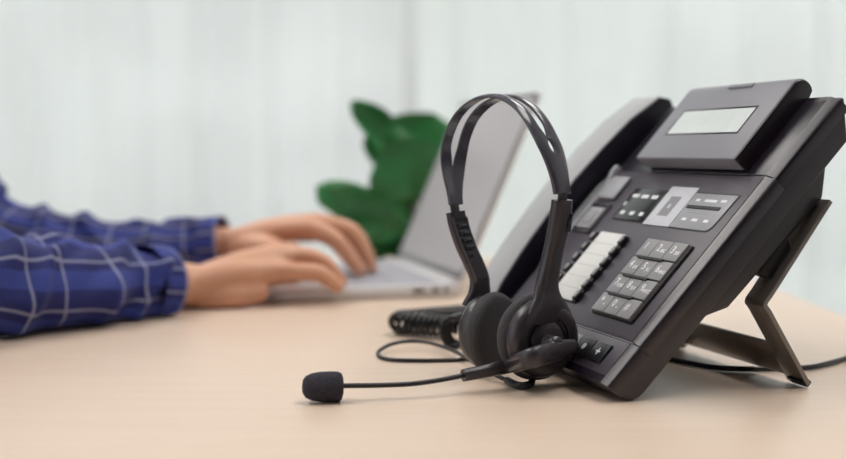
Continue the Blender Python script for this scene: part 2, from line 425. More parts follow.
# display window: frame, glass and characters
fr = new()
for a in ((-145.5, -143.8, 190, 214.5), (-51.2, -49.4, 190, 214.5), (-145.5, -49.4, 213, 214.6), (-145.5, -49.4, 190, 191.4)): merge(fr, tilt_box(a[0], a[1], a[2], a[3], 30.6, 31.25, .15))
pobj('display_frame', fr, M_gloss, dsp)
lcd = tilt_box(-144, -51, 191.2, 213.4, 30.6, 31.12)
pobj('display_screen', lcd, M_lcd, dsp)
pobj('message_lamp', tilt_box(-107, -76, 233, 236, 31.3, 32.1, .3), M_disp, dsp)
# keypad
KX, KY = [-74.4, -56.7, -39.0], [89.6, 73.8, 58.0, 42.2]
pobj('keypad_base', box(-75.6, -19.8, 41.0, 105, 17.8, 20.4, 1.4), M_black)
labs = [('1', ''), ('2', 'ABC'), ('3', 'DEF'), ('4', 'GHI'), ('5', 'JKL'), ('6', 'MNO'), ('7', 'PQRS'), ('8', 'TUV'), ('9', 'WXYZ'), ('*', ''), ('0', ''), ('#', '')]
for r_ in range(4):
    for c_ in range(3):
        x, y = KX[c_], KY[r_]; bm = box(x, x + 17.1, y, y + 14.6, 19.6, 22.0, .55, 3)
        for f in bm.faces: f.material_index = 0
        a, b = labs[r_ * 3 + c_]
        merge(bm, text_bm(a, 8.2, x + 5.6, y + 8.2, 22.02, .06, sx=.95), 1)
        if b: merge(bm, text_bm(b, 4.0, x + 12.2, y + 6.2, 22.02, .06, sx=.85), 1)
        elif a in '*0': merge(bm, box(x + 10.6, x + 11.8, y + 5.2, y + 6.4, 22.0, 22.08), 1)
        pobj('keypad_key', bm, [M_keycap, M_print])
for r_ in range(3):
    y = KY[r_]
    pobj('row_slot_bar', prism([(-67, y - 2.4), (-36, y - 2.4), (-34.5, y - .2), (-68.5, y - .2)], 21.2, 22.9, 'z', .35, 2), M_black)  # raised black bar stands in for the dark recess between key rows
# bottom function keys
for k, x in enumerate((-101, -80.8, -60.6, -40.4)):
    bm = box(x, x + 18.9, 9.5, 23.5, 17.2, 19.6, .8, 3)
    if k == 3:
        merge(bm, box(x + 6.9, x + 12.1, 15.9, 17.1, 19.6, 19.75), 1); merge(bm, box(x + 8.9, x + 10.1, 13.9, 19.1, 19.6, 19.75), 1)
    if k == 2:
        merge(bm, lathe([(0, 19.75), (2.3, 19.75), (2.3, 19.5)], 20, Matrix.Translation((x + 9.4, 16.5, 0))), 1)
    if k == 1:
        merge(bm, box(x + 6.2, x + 12.8, 15.6, 17.4, 19.6, 19.75), 1)
    if k == 0:
        merge(bm, box(x + 7, x + 12, 15, 18, 19.6, 19.75), 1)
    pobj('function_key', bm, [M_keyblk if k > 1 else M_keycap, M_print])
# programmable key strip with paper label
pobj('key_strip', box(-152, -106.5, 44, 105, 17.8, 19.6, .8), M_black)
bm = box(-148.5, -111.5, 44.6, 105.4, 19.6, 20.3, .2)
for k in range(1, 6): merge(bm, box(-148.2, -111.8, 44.6 + k * 10.1, 44.85 + k * 10.1, 20.3, 20.34), 1)
pobj('paper_label', bm, [M_paper, M_lab])
for k in range(6):
    for sx in (-1, 1):
        x = -153.0 if sx < 0 else -107.6; y = 49.4 + k * 10.1
        bm = box(x - 3.0, x + 3.0, y - 3.7, y + 3.7, 18, 22.3, 1.0, 3)
        merge(bm, box(x - 1.7, x + 1.7, y - 2.2, y + 2.4, 22.2, 22.5, .2), 1)  # grey patch paints the gloss highlight on the black key
        pobj('line_key', bm, [M_keyblk, M_keycap])
# black lamp block with white names
bm = box(-153, -104, 119, 148.5, 17.9, 19.4, 1.2)
for yy in (141, 125):
    for k, (a, b) in enumerate(((-148, -138.5), (-134, -124), (-119.5, -110.5))):
        if yy == 125: a += 2; b -= 1.5
        merge(bm, box(a, b, yy - 1.5, yy + 1.7, 19.4, 19.5, .02), 1)
merge(bm, box(-151, -148.6, 131.5, 135, 19.4, 19.5), 1)
pobj('indicator_block', bm, [M_gloss, M_print])
# white sticker with grey label
bm = prism([(-104.5, 117.5), (-68.5, 117.5), (-68.5, 152.4), (-104.5, 152.4)], 18.1, 18.9, 'z', .2, 2)
merge(bm, box(-94.5, -80.5, 126, 143.5, 18.9, 18.96), 1); merge(bm, box(-89, -86.5, 133, 136.5, 18.96, 19.0), 0)
pobj('label_card', bm, [M_white, M_lab])
# silver panel with slot and printing
sp_ = prism([(-68, 118), (-23, 118), (-20.3, 119.2), (-18.5, 122), (-16.5, 148), (-68, 148)], 18.05, 18.75, 'z', .2, 2)
for (a, b, yy) in ((-61, -56, 142), (-50, -35.5, 142), (-31, -24.5, 142.5), (-60, -54.5, 125.4), (-47.5, -40.5, 125.4), (-33, -27.5, 125.4)): merge(sp_, box(a, b, yy - 1.0, yy + 1.2, 18.75, 18.82), 1)
merge(sp_, box(-58, -33, 131.0, 131.4, 18.75, 18.8), 2)
pobj('silver_panel', sp_, [M_silver, M_print, M_lab])
pobj('panel_border', prism([(-69, 117), (-22.5, 117), (-19.4, 118.4), (-17.4, 121.5), (-15.4, 149), (-69, 149)], 17.9, 18.3, 'z'), M_black)
pobj('panel_slot', box(-65.5, -25, 134.6, 137.4, 18.5, 19.3, .3), M_black)
# volume key beside the handset
fr = new(); 
for a in ((-200, -197.6, 103, 131), (-171.6, -169.2, 103, 131), (-200, -169.2, 128.8, 131.2), (-200, -169.2, 102.8, 105.2)): merge(fr, box(a[0], a[1], a[2], a[3], 17.9, 19.4, .4))
pobj('volume_frame', fr, M_keyblk)
pobj('volume_key', box(-196, -173, 106.6, 127.2, 18, 20.4, 1.2), M_silver)
pobj('volume_rocker', box(-192, -177, 110, 123.5, 20.3, 21.2, .5), M_keycap)
pobj('speaker_rest', box(-200, -172, 136, 158, 18, 21, 1.6), M_silver)  # wedge in silver, its pale tone painting reflected light beside the handset
# stand: bent metal bracket, side arms and a cross bar
def pu(p): return V((0, p[0], p[1])) * MM
TOP, KINK, FOOT = (184, -25.5), (105.5, -34.5), (88.9, -94.6)
def plate(p0, p1, x0, x1, t=2.0, ext0=0, ext1=0):
    a, b = V(p0), V(p1); d = (b - a).normalized(); n = V((-d.y, d.x)); a = a - d * ext0; b = b + d * ext1
    return prism([a - n * t / 2, b - n * t / 2, b + n * t / 2, a + n * t / 2], x0, x1, 'x', .5, 2)
def arm(x0, x1):
    a, k, f = V(TOP), V(KINK), V(FOOT); t = 3.0; path = cr([a, a.lerp(k, .5), k.lerp(a, .12), k, k.lerp(f, .1), k.lerp(f, .5), f], 4)
    L_, R_ = [], []
    for i, p in enumerate(path):
        p = V(p); q = V(path[min(i + 1, len(path) - 1)]) - V(path[max(i - 1, 0)]); q.normalize(); n = V((-q.y, q.x)); L_.append(p + n * t / 2); R_.append(p - n * t / 2)
    bm = new(); n = len(path); rings = []
    for i in range(n): rings.append([bm.verts.new((x, p[0], p[1])) for x, p in ((x0, L_[i]), (x1, L_[i]), (x1, R_[i]), (x0, R_[i]))])
    for i in range(n - 1):
        for k_ in range(4): bm.faces.new((rings[i][k_], rings[i][(k_ + 1) % 4], rings[i + 1][(k_ + 1) % 4], rings[i + 1][k_]))
    bm.faces.new(rings[0]); bm.faces.new(rings[-1][::-1]); bmesh.ops.recalc_face_normals(bm, faces=bm.faces); bevel(bm, .4, 2, 50); return bm
st = pobj('stand', arm(-22, -1), M_stand, sharp=25)
pobj('stand_arm', arm(-172, -154), M_stand, st, sharp=25)
kf = V(KINK); ff = V(FOOT); d_ = (ff - kf)
pobj('cross_bar', plate(kf + d_ * .52, kf + d_ * .93, -154, -18, 2.0), M_stand, st)
pobj('cross_bar', plate(V(TOP) + (kf - V(TOP)) * .02, V(TOP) + (kf - V(TOP)) * .16, -172, -1, 2.2), M_stand, st)
for x in (-18.6, -171.6):
    pobj('rubber_foot', box(x, x + 17.2, FOOT[0] - 1.6, FOOT[0] + 2.8, FOOT[1] - 1.0, FOOT[1] + 5, .8), M_black, st)
pobj('stand_bracket', prism([(118, -21), (150, -21), (146, -28.6), (122, -31)], -20, -8, 'x', 1.5, 2), M_black, st)

# ------------------------------------------------------------------ headset: local x = near cup -> far cup, z up
HT = R(40); HO = V((.0744, .7500, .0022))
hs = empty('headset', HO, (0, 0, R(130)))
tag(hs, 'black over-ear headset with boom microphone standing against the desk phone', 'headset')
hinv = (Matrix.Translation(HO) @ Matrix.Rotation(R(130), 4, 'Z')).inverted()
def hl(p): return hinv @ V(p)
# headband: two strips joined at the ends, slot between
path = [(-16.5, 122), (-15.2, 130), (-12.6, 141), (-8.4, 152), (-3, 162), (4, 172.5), (14, 181.8), (28, 188), (44, 188.6), (59, 183.6), (71, 174), (78.5, 160), (80.8, 146), (80, 132), (78, 120), (76.5, 112)]
path = [(x, z - max(0, z - 122) * .055) for x, z in path]; path = cr(path, 6); n = len(path); bm = new(); rows_t = []; rows_b = []
for i, (x, z) in enumerate(path):
    s = i / (n - 1); q = V(path[min(i + 1, n - 1)]) - V(path[max(i - 1, 0)]); q.normalize(); nx, nz = -q.y, q.x   # outward (left of travel)
    e = min(s, 1 - s) * 2
    def sm(a, b, t): t = max(0, min(1, (t - a) / (b - a))); return t * t * (3 - 2 * t)
    w = (7.6 if s < .5 else 6.4) + 3.9 * sm(.05, .5, e) + (0 if s < .5 else 2.4 * sm(.1, .4, e)); yo = (-4 if s < .5 else 4) * (1 - sm(0, .9, e))
    g = 2.5 * sm(.50, .62, e) + 1.3 * sm(.37, .40, e) * (1 - sm(.455, .475, e)) if s < .5 else 2.9 * sm(.34, .5, e)
    if g < .05: g = 0
    thick = 3.4 - .8 * sm(.1, .4, e)
    cols_t, cols_b = [], []
    for y, dz in ((-w, -.9), (-(w + g) / 2, .5), (-g, 0), (g, 0), ((w + g) / 2, .5), (w, -.9)):
        if g == 0: dz = {-w: -.9, w: -.9}.get(y, .5)
        cols_t.append(bm.verts.new((x + nx * (thick / 2 + dz), y, z + nz * (thick / 2 + dz)))); cols_t[-1].co.y += yo
        cols_b.append(bm.verts.new((x - nx * (thick / 2 - dz), y, z - nz * (thick / 2 - dz)))); cols_b[-1].co.y += yo
    rows_t.append(cols_t); rows_b.append(cols_b)
gs = []
for i in range(n): gs.append((rows_t[i][3].co.y - rows_t[i][2].co.y) > .01)
for i in range(n - 1):
    for k in range(5):
        if k == 2: continue
        bm.faces.new((rows_t[i][k], rows_t[i][k + 1], rows_t[i + 1][k + 1], rows_t[i + 1][k]))
        bm.faces.new((rows_b[i][k], rows_b[i + 1][k], rows_b[i + 1][k + 1], rows_b[i][k + 1]))
    for k in (0, 5):
        a, b, c, d = rows_t[i][k], rows_t[i + 1][k], rows_b[i + 1][k], rows_b[i][k]; bm.faces.new((a, b, c, d))
    if gs[i] or gs[i + 1]:
        for k in (2, 3): bm.faces.new((rows_t[i][k], rows_t[i + 1][k], rows_b[i + 1][k], rows_b[i][k]))
for row_t, row_b in ((rows_t[0], rows_b[0]), (rows_t[-1], rows_b[-1])):
    for k in (0, 1, 3, 4): bm.faces.new((row_t[k], row_t[k + 1], row_b[k + 1], row_b[k]))
bmesh.ops.remove_doubles(bm, verts=bm.verts, dist=.02)
mmb(bm)
obj('headband', bm, M_band, hs, sharp=50, sub=1)
# small extra opening near each end
def hbx(name, p, size, rot, m, parent=hs, b=.4, taper=0):
    bm = box(-size[0] / 2, size[0] / 2, -size[1] / 2, size[1] / 2, -size[2] / 2, size[2] / 2, b)
    M_ = Matrix.Translation(V(p)) @ Matrix.Rotation(R(rot), 4, 'Y'); bmesh.ops.transform(bm, matrix=M_, verts=bm.verts)
    return obj(name, mmb(bm), m, parent)
for x, y, z, r in ((-16.3, -4, 120.5, -6), (76.3, 4.5, 109.5, 14)):
    hbx('band_neck', (x, y, z), (3.0, 6.2, 7), r, M_dark)
# slider arms: rounded rectangular tube
def armtube(pts, name, m):
    bm = new(); P = cr(pts, 5)
    tube(bm, [V((p[0], p[4], p[1])) for p in P], [(p[3], p[2]) for p in P], 20, up=V((1, 0, 0)), power=3.6, fixed=True)
    return obj(name, mmb(bm), m, hs, sharp=50)
na = armtube([(-16.0, 118.5, 4.2, 7.4, -4), (-15.0, 110, 4.2, 7.5, -3.9), (-12.4, 95, 4.2, 7.2, -3.0), (-9.6, 80, 4.2, 7.1, -1.4), (-8.0, 68, 4.4, 7.8, .2), (-8.4, 61, 4.2, 9.4, 1.4), (-9.4, 56, 3.4, 12, 1.8)], 'slider_arm', M_hs)
fa = armtube([(75.8, 107.5, 3.6, 7.2, 4.4), (74.2, 99, 3.6, 7.2, 3.6), (70.2, 86, 3.6, 7.2, 1.4), (65.8, 74, 3.6, 7.2, -2.2), (62.8, 63, 3.6, 7.4, -5.6), (62.6, 52, 3.6, 9, -6), (64, 42, 3.6, 12, -4)], 'slider_arm', M_hs)
hbx('size_window', (-15.1, -10.2, 104), (4.6, 2.2, 12), -10, M_gloss, na, .2)
hbx('size_window', (-17.4, -8.2, 104), (1.8, 5, 12), -10, M_gloss, na, .2)
for k in range(8):
    z = 98 - k * 5.0; t = (98 - z) / 35
    x = 73.9 - 10.2 * t - .4 * sin(pi * t); y = 3.5 - 9.2 * t ** 1.15
    hbx('notch', (x - 3.6, y, z), (1.4, 8.6, 3.4), 18, M_gloss, fa, .3)
for sy in (-1, 1):
    P = [V((x_ - 3.7, y_ + sy * 5.9, z_)) for z_, x_, y_ in ((104, 75.3, 4.1), (98, 73.9, 3.5), (90, 71.6, 2.1), (82, 69.1, .1), (74, 66, -2.2), (66, 63.8, -4.6), (60, 62.8, -5.8))]
    bm = new(); tube(bm, [V(p) for p in cr([tuple(p) for p in P], 4)], .9, 8); obj('arm_edge', mmb(bm), M_band, fa, sharp=60)
hbx('notch_cover', (72.3, 4.2, 104), (1.4, 9.5, 6), 12, M_dark, fa, .3)
# ear cups
def cup(px, pz, axis, pr, name, near, py=0):
    Mx = align(axis, V((px, py, pz)), V((0, 0, 1)))       # local z points to the OUTSIDE of the cup
    root = None
    pad = [(0, -8.2), (pr * .55, -8.6), (pr * .86, -8.0), (pr * .97, -6.0), (pr, -3), (pr * .985, 0), (pr * .9, 2.2), (0, 2.2)]
    if not near: pad = [(0, -8.0), (pr * .5, -8.1), (pr * .84, -7.9), (pr * .94, -6.9), (pr * .99, -4.2), (pr, -1), (pr * .95, 1.6), (pr * .8, 2.2), (0, 2.2)]
    P = [tuple(p) for p in pad]
    bmx = lathe(P, 64, Mx)
    p = obj('ear_pad', mmb(bmx), M_pad, hs, sharp=60)
    r = pr * .90
    sh = [(r * .8, 1.5), (r, 2.0), (r * 1.01, 4.0), (r * .985, 7), (r * .93, 10), (r * .82, 12), (r * .66, 12.6), (r * .60, 12.2), (r * .58, 10.4), (r * .50, 10.2), (r * .46, 12.0), (r * .40, 13.2), (r * .2, 14), (0, 14.2)]
    bmx = lathe(sh, 64, Mx); s = obj('ear_shell', mmb(bmx), M_hs, hs, sharp=45)
    bmx = lathe([(r * .59, 12.25), (r * .585, 10.8), (r * .55, 10.4), (r * .50, 10.5), (r * .47, 11.9)], 48, Mx)
    obj('shell_groove', mmb(bmx), M_dark, s)
    return s
nc = cup(0, 29.6, V((-1, .27, .02)), 28.2, 'near', True)
fc = cup(49.5, 27.6, V((1, .22, .03)), 26.6, 'far', False, -3.5)
# yoke blending the near arm into the shell
bm = new(); Y_ = cr([(-8.2, 64, 3.8, 8.3), (-9.2, 58, 3.7, 11), (-10.4, 52, 3.3, 15.5), (-11.4, 47, 2.3, 19), (-12, 43, 1.2, 21), (-12.1, 40.5, .5, 22)], 4)
tube(bm, [V((p[0], 2.2, p[1])) for p in Y_], [(p[3], p[2]) for p in Y_], 20, up=V((1, 0, 0)), power=2.6, fixed=True)
obj('yoke', mmb(bm), M_hs, hs, sharp=50)
# boom pivot, sleeve, tube, microphone foam
from mathutils import geometry as G
def on_h(px, py, x):   # point seen at px,py on the plane local x = x (mm)
    A_ = V((-sin(HT), cos(HT), 0)); c = V((0, 0, CH)); d = at(px, py, 1) - c
    t = ((HO + A_ * x * MM - c).dot(A_)) / d.dot(A_); return hl(c + d * t)
piv = on_h(549, 345, -14.5)
bm = lathe([(0, 9), (4.5, 8.7), (6.2, 7.2), (6.6, 4), (6.8, -1), (0, -1)], 32); bmesh.ops.scale(bm, vec=(MM,) * 3, verts=bm.verts)
bmesh.ops.transform(bm, matrix=align((-1, 0, 0), piv), verts=bm.verts); obj('boom_pivot', bm, M_hs, hs, sharp=45)
pa = [on_h(574, 346.5, -20.0), on_h(563, 349, -20.6), on_h(549, 352.8, -21.4), on_h(530, 358.6, -22.6)]
tail = [hl(at(509, 365.2, .742)), hl(at(486, 371, .734)), hl(at(463, 375.5, .727))]
pts = [tuple(p) for p in pa + tail]
rd = [(3.4, 4.6), (4.0, 6.4), (4.3, 6.9), (4.3, 6.4), (4.1, 5.1), (4.0, 4.3), (3.8, 3.9)]
PR = cr([p + tuple(v * MM for v in r) for p, r in zip(pts, rd)], 6)
bm = new(); tube(bm, [V(p[:3]) for p in PR], [(p[3], p[4]) for p in PR], 24, round_caps=False)
bs = obj('boom_sleeve', bm, M_hs, hs, sharp=60)
e = PR[0]
bm = lathe([(0, 2.6), (2.2, 2.1), (3.6, 1.0), (4.2, -.5), (0, -.5)], 24); mmb(bm); bmesh.ops.transform(bm, matrix=align(V(PR[0][:3]) - V(PR[2][:3]), e[:3]), verts=bm.verts); obj('sleeve_end', bm, M_hs, bs)
bp = [hl(at(468, 374.5, .729)), hl(at(440, 380, .7215)), hl(at(412, 383.8, .715)), hl(at(380, 385.3, .709)), hl(at(355, 385.6, .7055)), hl(at(338, 385.7, .7032))]
BPp = cr([tuple(p) for p in bp], 5)
bm = new(); tube(bm, [V(p) for p in BPp], .00155, 14); obj('boom_tube', bm, M_dark, hs, sharp=60)
fc_ = hl(at(322.5, 386.6, .7015)); fd = (V(BPp[-1]) - V(BPp[-5])).normalized()
wf = [(0, -12.4), (4.2, -11.8), (6.6, -10), (8.2, -6.5), (9.0, -1), (9.25, 5), (9.2, 9), (8.3, 11.2), (6.5, 12.0), (4, 11.4), (0, 11.2)]
bm = lathe([(r, -h) for r, h in wf], 48); mmb(bm)
for v in bm.verts: v.co += v.normal * 0
Mf = align(fd, V((fc_.x, fc_.y, .0072)))
bmesh.ops.transform(bm, matrix=Mf, verts=bm.verts)
for v in bm.verts: v.co += V((noise.noise(v.co * 900), noise.noise(v.co * 900 + V((5, 0, 0))), noise.noise(v.co * 900 + V((0, 7, 0))))) * .00018
obj('microphone_foam', bm, M_foam, hs, sharp=70)
# headset cable: from under the near cup, looping left on the table and back behind the far cup
cz = .0016
cb = [on_table(528, 385, .003), on_table(519, 385.5, .003), on_table(505, 379.5, .003), on_table(492, 373, .005), on_table(480, 366.5, .0045), on_table(468, 359, .0045), on_table(455, 351.5, .005), on_table(441, 346, .006), on_table(425, 342, .0065), on_table(408, 341.2, .0065), on_table(392, 344, .0055), on_table(381, 349.5, .0035), on_table(378, 354, cz), on_table(383, 358, cz), on_table(396, 360, cz), on_table(420, 360.5, cz), on_table(446, 360.2, cz), on_table(466, 359, cz), on_table(486, 354, cz), on_table(520, 346, cz), on_table(560, 340, cz)]
for p in cb: p.z = max(p.z, cz)
CP = cr([tuple(hl(p)) for p in cb], 6)
bm = new(); tube(bm, [V(p) for p in CP], .00145, 10); obj('headset_cable', bm, M_cable, hs, sharp=60)
bm = new(); q = [hl(p) for p in (at(533, 377.5, .757), on_table(530, 384.0, .003), on_table(519, 385.5, .003), on_table(507, 380.5, .003))]
tube(bm, [V(p) for p in cr([tuple(x) for x in q], 5)], .0024, 12, round_caps=True); obj('strain_relief', bm, M_dark, hs, sharp=60)

# ------------------------------------------------------------------ coiled handset cord
cc = empty('coiled_cord', (.02, .95, 0)); cb0 = V((.02, .95, 0))
ax = [(.0425, .9335, .0185), (.034, .931, .0150), (.023, .934, .0115), (.008, .942, .0103), (-.008, .950, .0103), (-.019, .960, .0103), (-.016, .973, .0100), (.000, .984, .0100), (.025, 1.0, .0100), (.060, 1.02, .0100), (.100, 1.03, .010)]
ax = [V(p) for p in cr(ax, 16)]
L = [0.]
for a, b in zip(ax, ax[1:]): L.append(L[-1] + (b - a).length)
pitch, cr_ = .0052, .0078; tot = L[-1]; turns = tot / pitch; steps = int(turns * 14); hx = []
j = 0; up = V((0, 0, 1))
for k in range(steps + 1):
    d = tot * k / steps
    while j < len(L) - 2 and L[j + 1] < d: j += 1
    t = (d - L[j]) / (L[j + 1] - L[j]); p = ax[j].lerp(ax[j + 1], t); tg = (ax[j + 1] - ax[j]).normalized()
    sd = tg.cross(up).normalized(); u2 = sd.cross(tg); a = 2 * pi * turns * k / steps
    q = min(1, .12 + d / .03); hx.append(p + (sd * cos(a) + u2 * sin(a)) * cr_ * q - cb0)
bm = new(); tube(bm, hx, .0017, 8); obj('cord', bm, M_coil, cc, sharp=80)
# bigger loose turns next to the ear pad
lp = [];
for k in range(0, 44):
    a = k / 14 * 2 * pi; lp.append(V((.0215 + .0002 * k, .885 + .0006 * k, .0136)) + V((.0088 * cos(a) * 1, .003 * cos(a), .0118 * sin(a))) - cb0)
bm = new(); tube(bm, lp, .0019, 10); obj('loose_loop', bm, M_coil, cc, sharp=80)
tag(cc, 'black coiled handset cord bunched on the table left of the ear pads', 'cord')
# straight line cord behind the phone
bm = new(); lc = [on_table(860, 354, .0022), on_table(846, 358.5, .0022), on_table(826, 364, .0022), on_table(808, 367.5, .0022), on_table(780, 368.5, .0022), on_table(745, 369, .0022), on_table(715, 367.5, .0022), on_table(690, 363, .0022), on_table(668, 358, .0022), on_table(655, 352, .003)]
o0 = V((.25, .83, 0)); ext = [V((.3875, .90, .0022)), V((.3925, .91, -.004)), V((.397, .915, -.06)), V((.397, .93, -.3)), V((.42, 1.0, -.735)), V((.6, 1.3, -.737)), V((1.2, 2.4, -.737))]
lc = ext[::-1] + [V((.372, .885, .0022))] + lc
bm = new(); tube(bm, [V(p) - o0 for p in cr([tuple(p) for p in lc], 6)], .0019, 10)
ln = obj('line_cord', bm, M_cable, sharp=60); ln.location = o0 + V((0, 0, Z0))
tag(ln, 'thin black cord running behind the phone stand to the right', 'cord')

# ------------------------------------------------------------------ laptop
LB = V((-.1573, 1.1624, 0)); LY = R(14.6)
lt = empty('laptop', LB, (0, 0, LY))
tag(lt, 'open silver laptop under the typing hands', 'laptop')
D_, W_ = .2035, .285
bm = prism([(0, .0035), (.006, .0018), (D_ - .004, .0018), (D_, .004), (D_, .0135), (.002, .0100), (0, .008)], 0, W_, 'y', .0012, 2); obj('base', bm, M_alu, lt)
def dk(x): return .0100 + (.0135 - .0100) * x / D_
def deck_box(x0, x1, y0, y1, a, b, bv=0.):
    bm = box(x0, x1, y0, y1, a, b, bv)
    for v in bm.verts: v.co.z += dk(v.co.x)
    return bm
obj('keyboard_tray', deck_box(.085, .188, .018, W_ - .018, -.0003, .0003), M_keys, lt)
bm = new()
for r_ in range(6):
    nk = 14 if r_ != 5 else 8; y = .021; wtot = W_ - .042
    for c_ in range(nk):
        w = wtot / nk if r_ != 5 else (wtot * .09 if c_ != 3 else wtot * .37)
        x0 = .087 + (5 - r_) * .0167; merge(bm, deck_box(x0, x0 + .0145, y + .001, y + w - .001, .0003, .0014, .0004)); y += w
obj('keyboard', bm, M_keys, lt)
obj('trackpad', deck_box(.012, .075, .09, .19, -.0002, .0003, .0001), M_frame, lt)
for x, w in ((.152, .012), (.172, .008), (.185, .005)): obj('port', box(x, x + w, -.0004, .003, .0055, .0095, .0003), M_black, lt)
LA = R(23.3); LL = .2175
hx0 = .2005; hz0 = .0135
Ml = Matrix.Translation((hx0, 0, hz0)) @ Matrix.Rotation(LA, 4, 'Y')      # local z runs up the lid, -x towards the user
def lb(*a, b=0): return box(*a, b, 3, Ml)
lid = obj('lid', lb(0, .0058, -.002, W_ - .003, .002, LL, b=.0018), M_alu, lt)
obj('bezel', lb(-.0006, .0002, -.001, W_ - .004, .004, LL - .001, b=.0002), M_bezel, lid)
obj('screen', lb(-.0009, -.0005, .004, W_ - .009, .012, LL - .006), M_screen, lid)
bm = new(); tube(bm, [(hx0 + .002, .02, hz0), (hx0 + .002, W_ - .02, hz0)], .0042, 16); obj('hinge', bm, M_alu, lt)

# ------------------------------------------------------------------ plant behind the laptop
PP = V((.028, 1.585, .0006)); pt = empty('potted_plant', PP)
tag(pt, 'potted plant with broad glossy green leaves behind the laptop', 'plant')
pot = obj('pot', lathe([(0, .0), (.032, .0), (.034, .004), (.044, .075), (.046, .082), (.042, .083), (.040, .072), (0, .07)], 40), M_pot, pt, sharp=50)
obj('soil', lathe([(0, .074), (.0395, .0735)], 32), M_soil, pt)
def leaf(tip_dir, length, width, base, stem_from, droop=.3, wav=.1, roll=0.):
    """broad wavy leaf: base point, direction; petiole from the pot"""
    d = V(tip_dir).normalized(); s = d.cross(V((0, -1, .35))).normalized(); s = Quaternion(d, R(roll)) @ s; nrm = s.cross(d).normalized()
    bm = new(); nu, nv = 30, 11; grid = []
    for i in range(nu + 1):
        t = i / nu; wd = width * (sin(pi * min(1, t ** .85)) ** .65) * (1 - .18 * t) if 0 < t < 1 else .001
        c = base + d * (length * t) + V((0, 0, -1)) * (droop * length * t * t * .5)
        row = []
        for jx in range(nv):
            q = (jx / (nv - 1) - .5) * 2
            wv = wav * length * (.12 * sin(t * 10 + q * 2 + roll) * abs(q) ** 1.5) + .22 * wd * q * q
            row.append(bm.verts.new(c + s * (q * wd / 2 * (1 + .06 * sin(t * 10 + q))) + nrm * wv))
        grid.append(row)
    for i in range(nu):
        for jx in range(nv - 1): bm.faces.new((grid[i][jx], grid[i][jx + 1], grid[i + 1][jx + 1], grid[i + 1][jx]))
    o = obj('leaf', bm, M_leaf, pt, sharp=180)
    sd = o.modifiers.new('thick', 'SOLIDIFY'); sd.thickness = .0009; sd.offset = 0
    sb = o.modifiers.new('sub', 'SUBSURF'); sb.levels = 1; sb.render_levels = 2
    bm = new(); a = V(stem_from); m_ = a.lerp(base, .5) + V((0, 0, .02))
    Pq = cr([tuple(a), tuple(m_), tuple(base), tuple(base + d * length * .5 + V((0, 0, -.5 * droop * length * .25)) - nrm * .0005)], 6)
    tube(bm, [V(p) for p in Pq], [.0022 - .0014 * i / (len(Pq) - 1) for i in range(len(Pq))], 8); obj('stem', bm, M_stem, o, sharp=80)
def lf(bpx, bpy_, bD, tpx, tpy, tD, width, **k):
    b = at(bpx, bpy_, bD) - PP; t = at(tpx, tpy, tD) - PP; d = t - b
    dr = k.get('droop', .25); leaf(d + V((0, 0, dr * d.length * .5)), d.length, width, b, V((0, 0, .072)), **k)
lf(414, 185, 1.56, 350, 94, 1.52, .064, droop=.15, wav=.7, roll=10)
lf(402, 232, 1.55, 306, 180, 1.50, .078, droop=.4, wav=.8, roll=-25)
lf(405, 190, 1.60, 440, 104, 1.62, .16, droop=.25, wav=.4, roll=5)
lf(405, 220, 1.60, 350, 238, 1.57, .09, droop=.3, wav=.4, roll=20)
lf(405, 240, 1.58, 338, 212, 1.60, .09, droop=.2, wav=.4, roll=30)
lf(410, 232, 1.60, 382, 252, 1.585, .07, droop=.2, wav=.3, roll=0)
lf(430, 200, 1.60, 480, 130, 1.62, .10, droop=.2, wav=.4, roll=0)
lf(418, 200, 1.54, 408, 118, 1.52, .13, droop=.4, wav=.4, roll=0)
lf(405, 245, 1.60, 370, 208, 1.58, .11, droop=.3, wav=.3, roll=0)
lf(398, 225, 1.57, 385, 160, 1.55, .12, droop=.3, wav=.5, roll=15)

# ------------------------------------------------------------------ the person
PX = V((-.62, 1.12, 0))
SK = new()
def chain(pts, rad, seg=14):
    P = cr([tuple(p) + ((r, r) if not isinstance(r, tuple) else r) for p, r in zip(pts, rad)], 4)
    tube(SK, [V(p[:3]) - PX for p in P], [(p[3], p[4]) for p in P], seg, round_caps=True)
# near (right) hand ------------------------------------------------
nw = at(190, 285, 1.13)
el_n = V((-.425, .862, .052)); sh_n = V((-.625, .955, .285))
el_f = V((-.508, 1.325, .056)); sh_f = V((-.625, 1.285, .285))
fw = at(226, 243, 1.315)
chain([sh_n + V((-.035, .06, -.02)), sh_n.lerp(el_n, .5), el_n], [.045, .042, .036])
chain([sh_f + V((-.035, -.06, -.02)), sh_f.lerp(el_f, .5), el_f], [.045, .042, .036])
chain([el_n, at(10, 289, .975), at(105, 286, 1.045), at(160, 284, 1.10), nw], [.034, .032, .028, (.026, .023), (.0255, .0215)])
chain([el_f, at(45, 250, 1.325), at(140, 252, 1.318), at(205, 244, 1.306), fw], [.033, .028, .024, (.022, .020), (.022, .0185)])
NM = {'i': at(287, 256, 1.20), 'm': at(288, 254, 1.183), 'r': at(285, 258, 1.163), 'p': at(274, 271, 1.145)}
